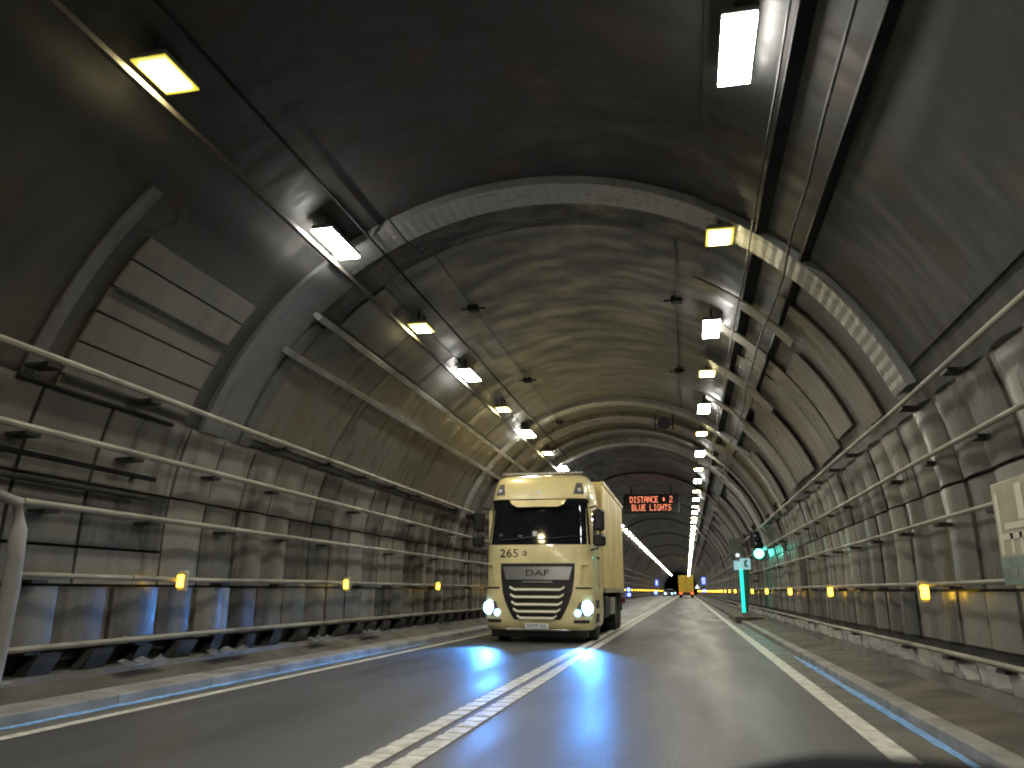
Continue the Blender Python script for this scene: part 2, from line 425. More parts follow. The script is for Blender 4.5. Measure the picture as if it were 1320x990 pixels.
for side, nm in ((1, 'wall_right'), (-1, 'wall_left')):
    wl = struct(link(nm, None)); walls[side] = wl
    base_in = .02 if side > 0 else .12
    bands = ((.50 if side < 0 else .60, 1.14), (1.17, 2.24), (2.27, 3.16))
    kinds = [[panel_mesh(side, a, b, base_in, s) for s in (.3, .5, .8)] for a, b in bands]
    n = 0
    y = -2.4
    while y < 62:
        for bi in range(3):
            if side < 0 and 5.4 < y < 8.3 and bi > 0: continue      # flat panels there
            o = link('wall_panel', random.choice(kinds[bi]), wl, ((-side)*random.uniform(0, .05), y, 0)); n += 1
        y += PW
    far = MB()
    yy = 62.4
    while yy < 230:
        for a, b in bands:
            far.quadgrid(lambda u, v: (arc_pt(a+(b-a)*v, side, base_in+.08*math.sin(math.pi*u))[0], yy+PW*u*.96, a+(b-a)*v), 4, 3)
        yy += PW
    fo = far.build('far_panels', M['panel'], wl); fo['kind'] = 'stuff'
    # pale plinth, dark recess behind it
    x = AX + side*R
    mb = MB(); mb.box(min(x, x-side*.26), max(x, x-side*.26), Y_BACK, 230, .14, .27); mb.build('plinth', M['plinth'], wl)
    mb = MB(); mb.box(min(x, x-side*.03), max(x, x-side*.03), Y_BACK, 230, .272, .50 if side < 0 else .60); mb.build('recess_back', M['recess'], wl)
    # supports under the lowest pipe
    sm = MB(); sm.slab(lambda u, v, k: (x-side*(.06+.16*k), .30*u + .14*v, .272+.20*v), 1, 1); sme = sm.mesh('base_block', M['pale_block'] if side > 0 else M['recess'])
    y = 2.0
    while y < 46:
        o = link('base_block', sme, wl, (random.uniform(-.02, .02), y+random.uniform(-.06, .06), 0)); o.scale.y = random.uniform(.7, 1.2)
        y += PW
# flat cream/grey panels low on the left wall near the camera
for i, (y0, y1) in enumerate(((5.45, 6.35), (6.4, 7.35), (7.4, 8.78))):
    for h0, h1 in ((1.17, 1.55), (1.58, 2.24), (2.27, 2.7), (2.73, 3.16)):
        mb = MB()
        mb.slab(lambda u, v, k: (arc_pt(h0+(h1-h0)*v, -1, .13-.06*k)[0], y0+(y1-y0)*u, h0+(h1-h0)*v), 1, 3)
        mb.build('flat_panel', M['cream'] if i == 1 else M['panel'], walls[-1])

# ------------------------------------------------------------------ road, markings, kerbs
mb = MB(); mb.quadgrid(lambda u, v: (-5.62+(1.89+5.62)*u, Y_BACK+(Y_END-Y_BACK)*v, 0), 6, 60)
road = struct(mb.build('road', M['road']))
def strip(x0, x1, y0, y1, z, name, m, parent, n=1, jag=0):
    mb = MB()
    mb.quadgrid(lambda u, v: (x0+(x1-x0)*u, y0+(y1-y0)*v, z), 1, n); return mb.build(name, m, parent)
strip(1.325, 1.515, -6, 300, .004, 'edge_line', M['line'], road)
strip(-5.285, -5.155, -6, 300, .004, 'edge_line', M['line'], road)
def ribbed_line(xc, wd):
    mb = MB(); y = 2.0; step = .30
    while y < 60:                                           # raised paint bars, one after another
        z1 = .010
        mb.box(xc-wd/2, xc+wd/2, y, y+step*.62, .003, z1); mb.box(xc-wd/2+.006, xc+wd/2-.006, y+step*.62, y+step, .003, .0055); y += step
    mb.box(xc-wd/2, xc+wd/2, 60, 300, .003, .008)
    return mb.build('centre_line', M['line'], road)
ribbed_line(-2.158, .17); ribbed_line(-1.902, .17)
strip(.75, 1.88, 33.2, 33.55, .006, 'stop_line', M['line'], road)
# grey gutters beside the lines
strip(1.52, 1.88, Y_BACK, 230, .004, 'gutter', M['gutter'], road)
strip(-5.61, -5.30, Y_BACK, 230, .004, 'gutter', M['gutter'], road)

def kerb_side(side, x_face, x_back, x_wall, y1, hk, hw):
    ks = struct(link('kerb', None)); y = -4.0; L_ = 1.6
    km = MB(); a, b = sorted((x_face, x_back)); km.box(a, b, 0, L_-.012, -.1, hk, .012); kme = km.mesh('kerb_stone', M['kerb'])
    while y < y1 - .1:
        link('kerb_stone', kme, ks, (random.uniform(-.006, .006), y, random.uniform(-.004, .004))); y += L_
    wm = MB()
    wm.slab(lambda u, v, k: (x_back+(x_wall-x_back)*u, Y_BACK+(y1-Y_BACK)*v, (hk-.01+(hw-hk)*u) if k == 0 else -.1), 3, 40)
    struct(wm.build('walkway', M['walk']))
    return ks
kl = kerb_side(-1, -5.61, -6.08, -6.45, 230, .10, .235)
kr = kerb_side(1, 1.885, 2.07, 2.75, 36, .10, .175)
# blue glints of the wet gutter, painted as strips along both kerbs
def wet_glint_strip(xa, xb, y0, y1, name, parent):
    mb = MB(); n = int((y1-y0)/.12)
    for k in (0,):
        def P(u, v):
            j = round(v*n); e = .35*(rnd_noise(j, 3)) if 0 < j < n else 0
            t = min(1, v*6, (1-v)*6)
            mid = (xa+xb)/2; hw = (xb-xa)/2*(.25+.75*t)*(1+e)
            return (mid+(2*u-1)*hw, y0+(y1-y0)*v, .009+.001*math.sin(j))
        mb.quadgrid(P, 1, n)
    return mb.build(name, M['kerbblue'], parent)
wet_glint_strip(1.775, 1.878, 5.6, 15.5, 'wet_glint_strip', road)
wet_glint_strip(-5.605, -5.47, 4.6, 17.0, 'wet_glint_strip', road)
# raised plinth where the signal pole stands and the lower walkway beyond
mb = MB(); mb.box(1.70, 2.9, 30.5, 36.2, -.05, .235, .03); struct(mb.build('pole_plinth', M['walk']))
mb = MB(); mb.slab(lambda u, v, k: (1.9+1.0*u, 36.2+(230-36.2)*v, .10+.06*u if k == 0 else -.1), 1, 8); struct(mb.build('far_walkway', M['walk']))

# ------------------------------------------------------------------ pipes along the walls
ORD = ('topmost', 'second from the top', 'middle', 'second from the bottom', 'lowest')
def wall_pipe(side, i, x, h, rr, y0):
    sd = 'right' if side > 0 else 'left'
    lab = {0: 'topmost of the five long steel pipes along the %s wall', 1: 'second pipe from the top along the %s ribbed wall',
           2: 'middle one of five long pipes along the %s wall', 3: 'long pipe on the %s wall carrying the row of amber lamps',
           4: 'lowest long steel pipe on the %s wall, just above the plinth'}[i] % sd
    t = thing('wall_pipe', lab, 'pipe', (x, 0, h), 'pipes along the tunnel walls')
    pts = []; y = y0
    while y < 90:
        pts.append((random.uniform(-.012, .012), y, random.uniform(-.010, .010))); y += 3.2
    pts += [(0, 90, 0), (0, 230, 0)]
    mb = MB(); mb.tube(pts, rr, 8); mb.build('tube', M['pipe'], t, smooth=True)
    wx = arc_pt(h, side, .03)[0] - x
    bm_ = MB(); a, b = sorted((0, wx)); bm_.box(a, b, 0, .20, -rr-.040, -rr-.004)
    bme = bm_.mesh('bracket', M['bracket'])
    y = max(y0, 2.6) + .3
    while y < 44:
        link('bracket', bme, t, (0, y+random.uniform(-.05, .05), 0)); y += PW*2*random.choice((1, 1, 1, 2))
    cm = MB(); cm.tube([(0, 0, 0), (0, .07, 0)], rr*1.18, 8); cme = cm.mesh('coupling', M['pipe'])
    y = max(y0, 2.6) + 1.7
    while y < 40:
        link('coupling', cme, t, (0, y, 0)); y += 6.4
    return t
right_pipes = ((2.50, 3.22, .027), (2.68, 2.58, .027), (2.72, 1.90, .025), (2.74, 1.225, .022), (2.62, .52, .028))
left_pipes = ((-6.05, 3.33, .038), (-6.20, 2.64, .037), (-6.30, 1.94, .034), (-6.30, 1.24, .030), (-6.33, .553, .030))
for i, (x, h, rr) in enumerate(right_pipes): wall_pipe(1, i, x, h, rr, -3)
for i, (x, h, rr) in enumerate(left_pipes): wall_pipe(-1, i, x, h, rr, -3 if i < 2 else 6.35)
# bent end post on the left
t = thing('rail_post', 'bent pale post at the left edge where the lower pipes begin', 'post', (-6.2, 6.3, .25))
mb = MB(); mb.tube([(-.08, 0, 0), (-.06, .0, .3), (-.01, -.02, .9), (0, -.05, 1.4), (.01, -.12, 1.66), (.02, -.5, 1.74), (.02, -2.2, 1.80)], [.085, .085, .08, .075, .06, .04, .04], 10)
mb.build('shaft', M['kerb'], t, smooth=True)
mb = MB(); mb.box(-.2, .05, -.12, .12, -.02, .03, .01); mb.build('foot_plate', M['plinth'], t)
# short slotted pipes on the left, between the long ones
for k, (x, h, y0, y1, lab) in enumerate(((-6.28, 3.13, 6.0, 8.4, 'short dark pipe right below the topmost left pipe'),
                               (-6.36, 2.42, 5.9, 8.3, 'short dark pipe on the left wall below the second pipe'),
                               (-6.38, 2.18, 5.8, 8.2, 'short thin rail above the middle left pipe'))):
    o = MB().tube([(0, 0, 0), (0, y1-y0, 0)], .03, 8).build('short_pipe', M['tray'], None, smooth=True, loc=(x, y0, h))
    tag(o, lab, 'pipe', 'short pipes on the left wall')
    mb = MB(); mb.box(-.12, 0, .2, .26, -.02, .02); mb.box(-.12, 0, y1-y0-.3, y1-y0-.24, -.02, .02); mb.build('clip', M['bracket'], o)
# shiny plates added at the left wall foot to catch headlight glints
fm = MB(); fm.slab(lambda u, v, k: (.10-.12*v+.02*math.sin(u*9), .75*u, .045*v*(1+.5*math.sin(u*14))+.008*k), 10, 3)
fme = fm.mesh('glint_plate', mat('glint_plate_metal', (.45, .5, .58), .15, .8), True)
for k, (y, s, lab) in enumerate(((8.0, 1.0, 'nearest shiny plate added for headlight glints at the left wall foot'), (9.7, 1.2, 'second shiny plate added for headlight glints along the left wall foot'),
                                 (12.6, 1.0, 'shiny plate added for glints on the left below the second amber lamp'), (14.9, 1.1, 'shiny plate added for glints on the left wall foot nearest the truck'))):
    o = link('glint_plate', fme, None, (-6.30, y, .275)); o.scale = (1, s, 1); tag(o, lab, 'metal scrap', 'added glint plates at the left wall foot')

# ------------------------------------------------------------------ amber marker lamps on the walls
def amber_proto():
    t = thing('amber_lamp', 'x', 'lamp', (0, 0, 0), 'amber lamps along the tunnel walls')
    mb = MB(); mb.box(-.055, .055, -.05, .05, -.13, .13, .015); mb.build('case', M['amber_case'], t)
    mb = MB(); mb.box(-.040, .040, -.066, -.048, -.072, .072); mb.build('lens', M['amber'], t)
    mb = MB(); mb.box(-.03, .03, .05, .10, -.02, .02); mb.build('clip', M['bracket'], t)
    return t
ap = amber_proto(); first = True
NUM = ('nearest', 'second', 'third', 'fourth', 'fifth')
for side, ys, x, h in ((-1, [8.95, 13.95, 19.6] + [25.3+5.7*k for k in range(34)], -6.26, 1.215), (1, [10.1, 16.35, 22.5, 28.9] + [35.2+6.2*k for k in range(30)], 2.69, 1.135)):
    for k, y in enumerate(ys):
        o = ap if first else copy_tree(ap); first = False
        o.location = (x, y, h)
        sd = 'left' if side < 0 else 'right'
        lim = 3 if side < 0 else 5
        o['label'] = ('%s amber lamp from the camera on the %s wall pipe' % (NUM[k], sd)) if k < lim else 'tiny distant amber lamp in the %s row merging towards the horizon' % sd

# ------------------------------------------------------------------ ceiling lamps
def ceil_proto(white):
    t = thing('ceiling_lamp', 'x', 'lamp', (0, 0, 0), 'ceiling lamps in two rows')
    hw, hl = (.135, .44) if white else (.16, .235)
    mb = MB(); mb.box(-hw-.006, hw+.006, -hl-.006, hl+.006, .012, .075, .012); mb.build('housing', M['lampbody'], t)
    if white:
        mb = MB(); mb.box(-hw, hw, -hl, hl, -.012, .0115); mb.build('lens', M['white_lens'], t)
    else:
        mb = MB(); mb.box(-hw-.012, hw+.012, -hl-.012, hl+.012, -.002, .016, .004); mb.build('lens_glow_rim', M['yellow_rim'], t)
        mb = MB(); mb.box(-hw*.82, hw*.82, -hl*.8, hl*.8, -.014, -.0025); mb.build('lens', M['yellow_lens'], t)
    for sg in (-1, 1):
        mb = MB(); mb.box(-.02, .02, sg*hl*.6-.02, sg*hl*.6+.02, .075, .27); mb.build('hanger', M['bracket'], t)
    return t
pw_, py_ = ceil_proto(True), ceil_proto(False); used = set()
CN = ('nearest', 'second', 'third', 'fourth', 'fifth', 'sixth', 'seventh', 'eighth', 'ninth', 'tenth', 'eleventh', 'twelfth')
for side, x, first_white, ys in ((1, .635, True, [5.8, 9.42, 13.1, 16.0, 19.3, 22.5, 25.95, 29.4]), (-1, -4.30, False, [5.08, 8.6, 12.05, 15.15, 18.4, 21.6, 24.9, 28.3])):
    ys = ys + [ys[-1]+3.35*(k+1) for k in range(62)]
    back = [ys[0]-3.4*(k+1) for k in range(5)]
    for k, y in list(enumerate(ys)) + [(-1-q, yb) for q, yb in enumerate(back)]:
        white = (k % 2 == 0) == first_white
        pr = pw_ if white else py_
        o = pr if white not in used else copy_tree(pr); used.add(white)
        o.location = (x, y, 5.53)
        sd = 'right' if side > 0 else 'left'; col = 'white' if white else 'yellow'
        if 0 <= k < (12 if side > 0 else 8): o['label'] = '%s ceiling lamp from the camera in the %s row, glowing %s' % (CN[k], sd, col)
        elif k >= 8: o['label'] = 'far %s ceiling lamp in the %s row shrinking towards the vanishing point' % (col, sd)
        else: o['label'] = '%s ceiling lamp of the %s row behind the camera' % (col, sd)

# ------------------------------------------------------------------ conduits, trays and cables under the vault
def run(name, lab, cat, x, h, y0, y1, builder):
    o = builder(); o.location = (x, 0, h); tag(o, lab, cat); return o
def straight_box(name, hw, hh, y0, y1, m):
    mb = MB(); mb.box(-hw, hw, y0, y1, -hh, hh); return mb.build(name, m)
run('conduit', 'beige conduit running beside the left row of ceiling lamps', 'conduit', -4.50, 5.44, 0, 0, lambda: straight_box('lamp_conduit', .028, .028, -10, 160, M['conduit']))
run('tray', 'thin dark rail on the inner side of the left ceiling lamps', 'rail', -4.02, 5.80, 0, 0, lambda: straight_box('lamp_rail', .014, .014, -10, 160, M['tray']))
def tray(name, hw, hh, y0, y1, m):
    mb = MB(); mb.box(-hw, hw, y0, y1, -.012, .012); mb.box(-hw, -hw+.015, y0, y1, .012, hh); mb.box(hw-.015, hw, y0, y1, .012, hh)
    return mb.build(name, m)
tr = run('tray', 'dark cable tray under the vault right of the right lamp row', 'cable tray', 1.12, 5.40, 0, 0, lambda: tray('cable_tray', .08, .04, -10, 160, M['tray']))
hm = MB(); hm.box(-.07, .07, 0, .04, .04, .16); hme = hm.mesh('hanger', M['bracket'])
y = 2
while y < 50: link('hanger', hme, tr, (0, y, 0)); y += 2.4
run('tray', 'second dark cable channel lower on the right vault', 'cable tray', 1.58, 4.98, 0, 0, lambda: tray('cable_tray', .06, .04, -10, 160, M['tray']))
def wavy(name, rr, y0, y1, amp, m, step=1.2, sag=.05):
    pts = []; y = y0; i = 0
    while y < y1:
        pts.append((amp*math.sin(y*.8)+random.uniform(-amp, amp)*.6, y, (sag if i % 3 == 0 else -sag)*random.uniform(.3, 1))); y += step; i += 1
    return MB().tube(pts, rr, 6).build(name, m, None, smooth=True)
run('cable', 'slack pale cable hanging along the inner edge of the right cable tray', 'cable', .96, 5.30, 0, 0, lambda: wavy('cable', .012, -6, 70, .012, M['cable']))
run('cable', 'thicker wavy pale cable hanging between the two right cable trays', 'cable', 1.36, 5.02, 0, 0, lambda: wavy('cable', .017, -6, 70, .03, M['cable']))
for x, lab, ys in ((-3.52, 'left', (12.6, 17.6, 22.5)), (.07, 'right', (12.9, 17.5, 24.0))):
    run('cable', 'thin dark cable along the crown of the vault, %s one' % lab, 'cable', x, 6.07, 0, 0, lambda: wavy('crown_cable', .012, 9.8, 90, .008, M['cable_dark'], 2.5, .01))
    for k, y in enumerate(ys):
        t = thing('junction_box', '%s small junction box on the %s crown cable' % (NUM[k], lab), 'junction box', (x, y, 6.04), 'junction boxes on the crown cables')
        mb = MB(); mb.box(-.10, .10, -.08, .08, -.05, .06, .015); mb.build('case', M['tray'], t)
        mb = MB(); mb.tube([(-.22, 0, 0), (.22, 0, 0)], .022, 6); mb.build('gland', M['cable_dark'], t)
t = thing('ceiling_loudspeaker', 'small dark loudspeaker in a hanging frame under the vault crown', 'loudspeaker', (-.42, 22.3, 5.75))
mb = MB(); mb.tube([(-.25, 0, .35), (-.25, 0, -.12)], .022, 6); mb.build('frame_bar', M['black'], t)
mb = MB(); mb.tube([(.25, 0, .35), (.25, 0, -.12)], .022, 6); mb.build('frame_bar', M['black'], t)
mb = MB(); mb.lathe([(.07, .2), (.11, .12), (.11, 0), (.17, -.16), (.18, -.18)], 'y', 16, (0, 0, .05)); mb.build('horn', M['steel'], t, smooth=True)
mb = MB(); mb.tube([(-.25, 0, .05), (.25, 0, .05)], .018, 6); mb.build('cross_bar', M['black'], t)
mb = MB(); mb.tube([(-.25, 0, .36), (-.1, 0, .52), (.3, 0, .50), (.9, -.3, .30), (1.4, -.6, .0)], .014, 6); mb.build('feed_cable', M['cable_dark'], t, smooth=True)
# loose cable loop hanging off the big ring
t = MB().tube([(-3.75, 9.0, 6.10), (-3.7, 8.95, 5.98), (-3.6, 9.3, 5.84), (-3.5, 9.66, 5.80), (-3.45, 9.8, 5.94)], .014, 6).build('loose_cable', M['cable_dark'], None, True)
tag(t, 'short loose dark cable looping over the pale ring by the lamps', 'cable')

# ------------------------------------------------------------------ LED message board
FONT = {'D': '11110 10001 10001 10001 10001 10001 11110', 'I': '01110 00100 00100 00100 00100 00100 01110', 'S': '01111 10000 10000 01110 00001 00001 11110',
 'T': '11111 00100 00100 00100 00100 00100 00100', 'A': '01110 10001 10001 11111 10001 10001 10001', 'N': '10001 11001 10101 10101 10011 10001 10001',
 'C': '01111 10000 10000 10000 10000 10000 01111', 'E': '11111 10000 10000 11110 10000 10000 11111', '*': '00000 00100 01110 01110 01110 00100 00000',
 '2': '01110 10001 00001 00110 01000 10000 11111', 'B': '11110 10001 10001 11110 10001 10001 11110', 'L': '10000 10000 10000 10000 10000 10000 11111',
 'U': '10001 10001 10001 10001 10001 10001 01110', 'G': '01111 10000 10000 10011 10001 10001 01111', 'H': '10001 10001 10001 11111 10001 10001 10001', ' ': ' '.join(['00000']*7)}
t = thing('message_board', 'dark overhead LED board reading DISTANCE * 2 BLUE LIGHTS in red', 'message board', (-1.57, 40, 5.05))
mb = MB(); mb.box(-1.4, 1.4, .02, .32, -.12, .86, .03); mb.build('cabinet', M['black'], t)
for x in (-1.0, 1.0):
    mb = MB(); mb.tube([(x, .17, .85), (x, .17, 1.3)], .04, 8); mb.build('hanger', M['bracket'], t)
def led_line(txt, zt, cell):
    mb = MB(); n = len(txt)*6-1; x0 = -n*cell/2
    for ci, ch in enumerate(txt):
        for r, row in enumerate(FONT[ch].split()):
            for c, bit in enumerate(row):
                if bit == '1':
                    x = x0+(ci*6+c)*cell; z = zt - r*cell*1.45
                    mb.box(x, x+cell*.72, .0, .018, z-cell*1.05, z)
    return mb
led_line('DISTANCE * 2', .74, .0302).build('lettering', M['led'], t)
led_line('BLUE LIGHTS', .33, .0302).build('lettering', M['led'], t)

# ------------------------------------------------------------------ signal, pole, cabinet and signs on the right
t = thing('traffic_signal', 'dark wall-mounted traffic signal showing green on the right', 'traffic signal', (2.53, 29, 2.42))
mb = MB(); mb.box(-.27, .22, .0, .16, .22, .80, .02); mb.build('backboard', M['black'], t)
mb = MB(); mb.box(-.17, .17, -.10, .14, -.18, .78, .03); mb.build('housing', mat('signal_grey', (.035, .045, .045), .4), t)
for k, z in enumerate((.58, .30, 0)):
    mb = MB(); mb.lathe([(.15, -.104), (.13, -.13), (.06, -.145)], 'y', 20, (0, 0, z)); mb.build('lens', M['green_lens'] if k == 2 else M['glass'], t, smooth=True)
    if k == 2:
        mb = MB(); mb.lathe([(.19, -.096), (.152, -.11)], 'y', 20, (0, 0, z)); mb.build('lens_glow_rim', M['green_halo'], t, smooth=True)  # halo of the green lamp put in as a glowing ring
    mb = MB(); mb.quadgrid(lambda u, v: (.16*math.cos(math.pi*u), -.10-.10*v, z+.16*math.sin(math.pi*u)), 10, 1); mb.build('visor', M['black'], t)
mb = MB(); mb.box(.15, .40, .02, .08, .5, .56); mb.build('arm', M['bracket'], t)
t = thing('signal_pole', 'green glowing pole with white plates standing on the raised kerb', 'pole', (2.09, 32, .235))
mb = MB(); mb.tube([(.0, 0, .12), (.0, 0, 2.0)], .065, 10); mb.build('glow_tube', M['green_glow'], t, smooth=True)  # green shine on the pole put in as a glowing tube
mb = MB(); mb.slab(lambda u, v, k: (.075+u*(.08+.14*min(1, v*1.6)), .03+.16*k, .10+1.9*v), 1, 4); mb.build('post', M['green_paint'], t)
mb = MB(); mb.box(-.09, .22, -.10, .26, 0, .12, .02); mb.build('foot', M['plinth'], t)
mb = MB(); mb.box(-.04, .36, -.12, -.09, 1.72, 2.14, .008); p = mb.build('plate', M['teal_plate'], t)
mb = MB(); mb.box(.12, .20, -.124, -.121, 1.82, 2.04); mb.box(.20, .27, -.124, -.121, 1.80, 1.88); mb.box(.16, .25, -.124, -.121, 2.0, 2.08); mb.build('pictogram', M['teal_mark'], p)
mb = MB(); mb.box(-.27, -.055, -.11, -.08, 1.70, 2.05, .008); mb.build('plate', M['teal_plate'], t)
mb = MB(); mb.lathe([(.05, -.02), (.075, .0), (.075, .06)], 'y', 14, (-.1, -.12, 2.26)); mb.build('lamp', M['sign_white'], t)
t = thing('equipment_box', 'grey-green cabinet fixed above the glowing pole on the right', 'cabinet', (1.95, 32.1, 2.55))
mb = MB(); mb.slab(lambda u, v, k: (-.22+.5*u - .06*v, .25*k, .62*v-.12*u*(1-v)*1.0), 1, 1); mb.build('case', M['grey_green'], t)
mb = MB(); mb.tube([(.25, .15, .3), (.8, .15, .45)], .02, 6); mb.build('arm', M['bracket'], t)
t = thing('wall_standpipe', 'thin pale upright pipe on the right wall behind the pole', 'pipe', (2.62, 33.5, 1.2))
mb = MB(); mb.tube([(0, 0, 0), (0, 0, .70)], .035, 8); mb.build('tube', M['pipe'], t, smooth=True)
mb = MB(); mb.box(-.02, .2, -.03, .03, .3, .36); mb.build('clip', M['bracket'], t)

t = thing('wall_sign', 'large beige sign board cut off by the right picture edge', 'sign', (2.58, 7.32, 1.19))
mb = MB(); mb.box(0, .03, -2.0, 0, .0, .83, .006); mb.build('board', M['beige_sign'], t)
mb = MB(); mb.box(-.004, -.0005, -1.99, -.01, .01, .225); mb.build('lower_band', M['sign_teal'], t)
mb = MB()
mb.box(-.006, -.001, -.13, -.06, .24, .74)
for y0 in (-.28, -.46, -.66, -.84):
    mb.box(-.006, -.001, y0-.055, y0, .24, .42)
mb.box(-.006, -.0012, -.55, -.13, .36, .41); mb.box(-.006, -.0012, -.6, -.2, .44, .49); mb.box(-.006, -.001, -.62, -.5, .5, .78)
ps = mb.build('pale_strokes', M['sign_letter'], t); ps['kind'] = 'stuff'
mb = MB()
for y0 in (-.03, -.2, -.36, -.55): mb.box(-.0075, -.0045, y0-.12, y0, .05, .13)
mb.build('lower_strokes', M['plinth'], t)
for y0 in (-.2, -1.5):
    mb = MB(); mb.box(.03, .2, y0-.03, y0+.03, .35, .41); mb.build('bracket', M['bracket'], t)

# blue distance markers and far signs
def blue_marker(lab, x, y, h, s):
    t = thing('blue_marker_lamp', lab, 'lamp', (x, y, h), 'blue distance lamps')
    mb = MB(); mb.box(-.16*s, .16*s, 0, .12, -.2*s, .2*s, .03); mb.build('case', M['black'], t)
    mb = MB(); mb.lathe([(.15*s, 0), (.10*s, -.05)], 'y', 14); mb.build('lens', M['blue_lens'], t)
blue_marker('upper of two blue lamps seen low beside the truck', -6.15, 86, 1.25, 1.3)
blue_marker('lower of two blue lamps seen low beside the truck', -6.15, 86.5, .72, 1.3)
blue_marker('distant blue lamp low on the left wall, under the blue sign', -6.1, 160, .78, 2)
blue_marker('blue lamp low on the right wall among the amber lamps', 2.6, 128, 1.2, 1.6)
def blue_sign(lab, x, y, h, wd, ht, shape):
    t = thing('blue_sign', lab, 'sign', (x, y, h))
    mb = MB(); mb.box(-wd/2, wd/2, 0, .12, 0, ht, .03); mb.build('panel', M['blue_sign'], t)
    mb = MB()
    if shape == 'U':
        mb.box(-wd*.28, -wd*.12, -.006, -.002, ht*.18, ht*.84); mb.box(wd*.12, wd*.28, -.006, -.002, ht*.18, ht*.84); mb.box(-wd*.12, wd*.12, -.006, -.002, ht*.16, ht*.30); mb.box(-wd*.12, wd*.12, -.006, -.002, ht*.70, ht*.84)
    else:
        mb.box(-wd*.2, wd*.2, -.006, -.002, ht*.2, ht*.8)
    mb.build('symbol', M['sign_white'], t)
    mb = MB(); mb.tube([(0, .08, 0), (0, .08, -1.0)], .04, 6); mb.build('post', M['bracket'], t)
blue_sign('small lit blue sign with white outline on the right wall far ahead', 2.38, 119, 2.05, .62, 1.1, 'U')
blue_sign('small lit blue sign on the left wall far ahead', -6.05, 165, 2.1, .7, 1.3, 'I')
t = thing('white_sign', 'tiny white triangular sign just right of the distant yellow truck', 'sign', (2.3, 190, 1.7))
mb = MB(); mb.slab(lambda u, v, k: ((u-.5)*1.1*(1-v*.95), .08*k, v*.95), 2, 2); mb.build('panel', M['sign_white'], t)
mb = MB(); mb.tube([(0, .1, .3), (0, .1, -1.6)], .05, 6); mb.build('post', M['bracket'], t)

# ------------------------------------------------------------------ the oncoming truck
T = thing('truck', 'cream-yellow box truck with lit headlights coming towards the camera', 'truck', (-3.29, 17.5, 0))
def interp(tab, h):
    if h <= tab[0][0]: return tab[0][1]
    for (a, va), (b, vb) in zip(tab, tab[1:]):
        if h <= b:
            q = (h-a)/(b-a); return va+(vb-va)*q
    return tab[-1][1]
HW = ((.28, 1.17), (.36, 1.23), (.6, 1.25), (1.15, 1.25), (1.2, 1.235), (2.1, 1.225), (3.1, 1.17), (3.2, 1.17), (3.55, 1.13), (3.75, 1.08), (3.84, .98))
FY = ((.28, .10), (.36, .03), (.6, .0), (1.1, .03), (1.25, .05), (2.1, .10), (3.12, .34), (3.2, .26), (3.45, .36), (3.68, .52), (3.78, .68), (3.84, .95))
DEPTH = 2.25
def cab(s, h, off=0.0):      # s in -1..1 across the front (wraps on the corners); off: out of the surface
    hw, fy = interp(HW, h), interp(FY, h); r = .30
    x = s*hw; y = fy + .05*s*s
    e = abs(x) - (hw-r)
    if e > 0: y += r - math.sqrt(max(0, r*r - e*e))*1.0 if e < r else r
    nx = 0 if e <= 0 else (e/r)*(1 if s > 0 else -1); ny = -math.sqrt(max(0, 1-nx*nx))
    return Vector((x + nx*off, y + ny*off, h))
mb = MB()
hs = [.28, .32, .36, .45, .6, .85, 1.1, 1.15, 1.2, 1.25, 1.5, 1.8, 2.1, 2.4, 2.7, 3.0, 3.12, 3.16, 3.2, 3.3, 3.45, 3.55, 3.68, 3.75, 3.8, 3.84]
ss = [math.sin(math.pi/2*k/12) for k in range(-12, 13)]
b0 = len(mb.v); nrow = len(ss)+2
for h in hs:
    hw = interp(HW, h); dy = DEPTH
    mb.v.append((-hw, dy, h))
    for s in ss: mb.v.append(tuple(cab(s, h)))
    mb.v.append((hw, dy, h))
for j in range(len(hs)-1):
    for i in range(nrow):
        i2 = (i+1) % nrow
        mb.f.append((j*nrow+i, j*nrow+i2, (j+1)*nrow+i2, (j+1)*nrow+i))
mb.f.append(tuple(range(nrow-1, -1, -1))); mb.f.append(tuple((len(hs)-1)*nrow+i for i in range(nrow)))
body = mb.build('cab', M['paint'], T, smooth=True)
def patch(name, m, s0, s1, h0, h1, off, parent=T, nu=16, nv=6, shape=None, thick=.02, smooth=True):
    mb = MB()
    def P(u, v, k):
        h = h0+(h1-h0)*v; a, b = (s0, s1) if shape is None else shape(v)
        return cab(a+(b-a)*u, h, off - k*thick)
    mb.slab(P, nu, nv); return mb.build(name, m, parent, smooth)
# windscreen with rounded look, dashboard glints and wipers
ws = patch('windscreen', M['glass'], -.965, .965, 2.14, 3.14, .006, shape=lambda v: (-.97+.02*v, .97-.02*v), nu=24)
patch('visor_shade', M['black'], -.97, .97, 3.10, 3.19, .012, nu=24, nv=1)
for s0, s1, h in ((-.75, -.06, 2.24), (-.02, .68, 2.25)):
    mb = MB(); mb.tube([cab(s0, h, .025), cab((s0+s1)/2, h+.03, .03), cab(s1, h+.08, .025)], .012, 6); mb.build('wiper', M['black'], T)
for s, h, wd, ht, mm in ((-.06, 2.36, .10, .16, M['white']), (-.72, 2.36, .07, .07, M['conduit']), (-.34, 2.34, .1, .04, M['plinth']), (.74, 2.32, .2, .04, M['tray'])):
    p = cab(s, h, .004)
    mb = MB(); mb.box(p.x-wd/2, p.x+wd/2, p.y-.008, p.y+.02, h-ht/2, h+ht/2, .003); mb.build('windscreen_item', mm, ws)
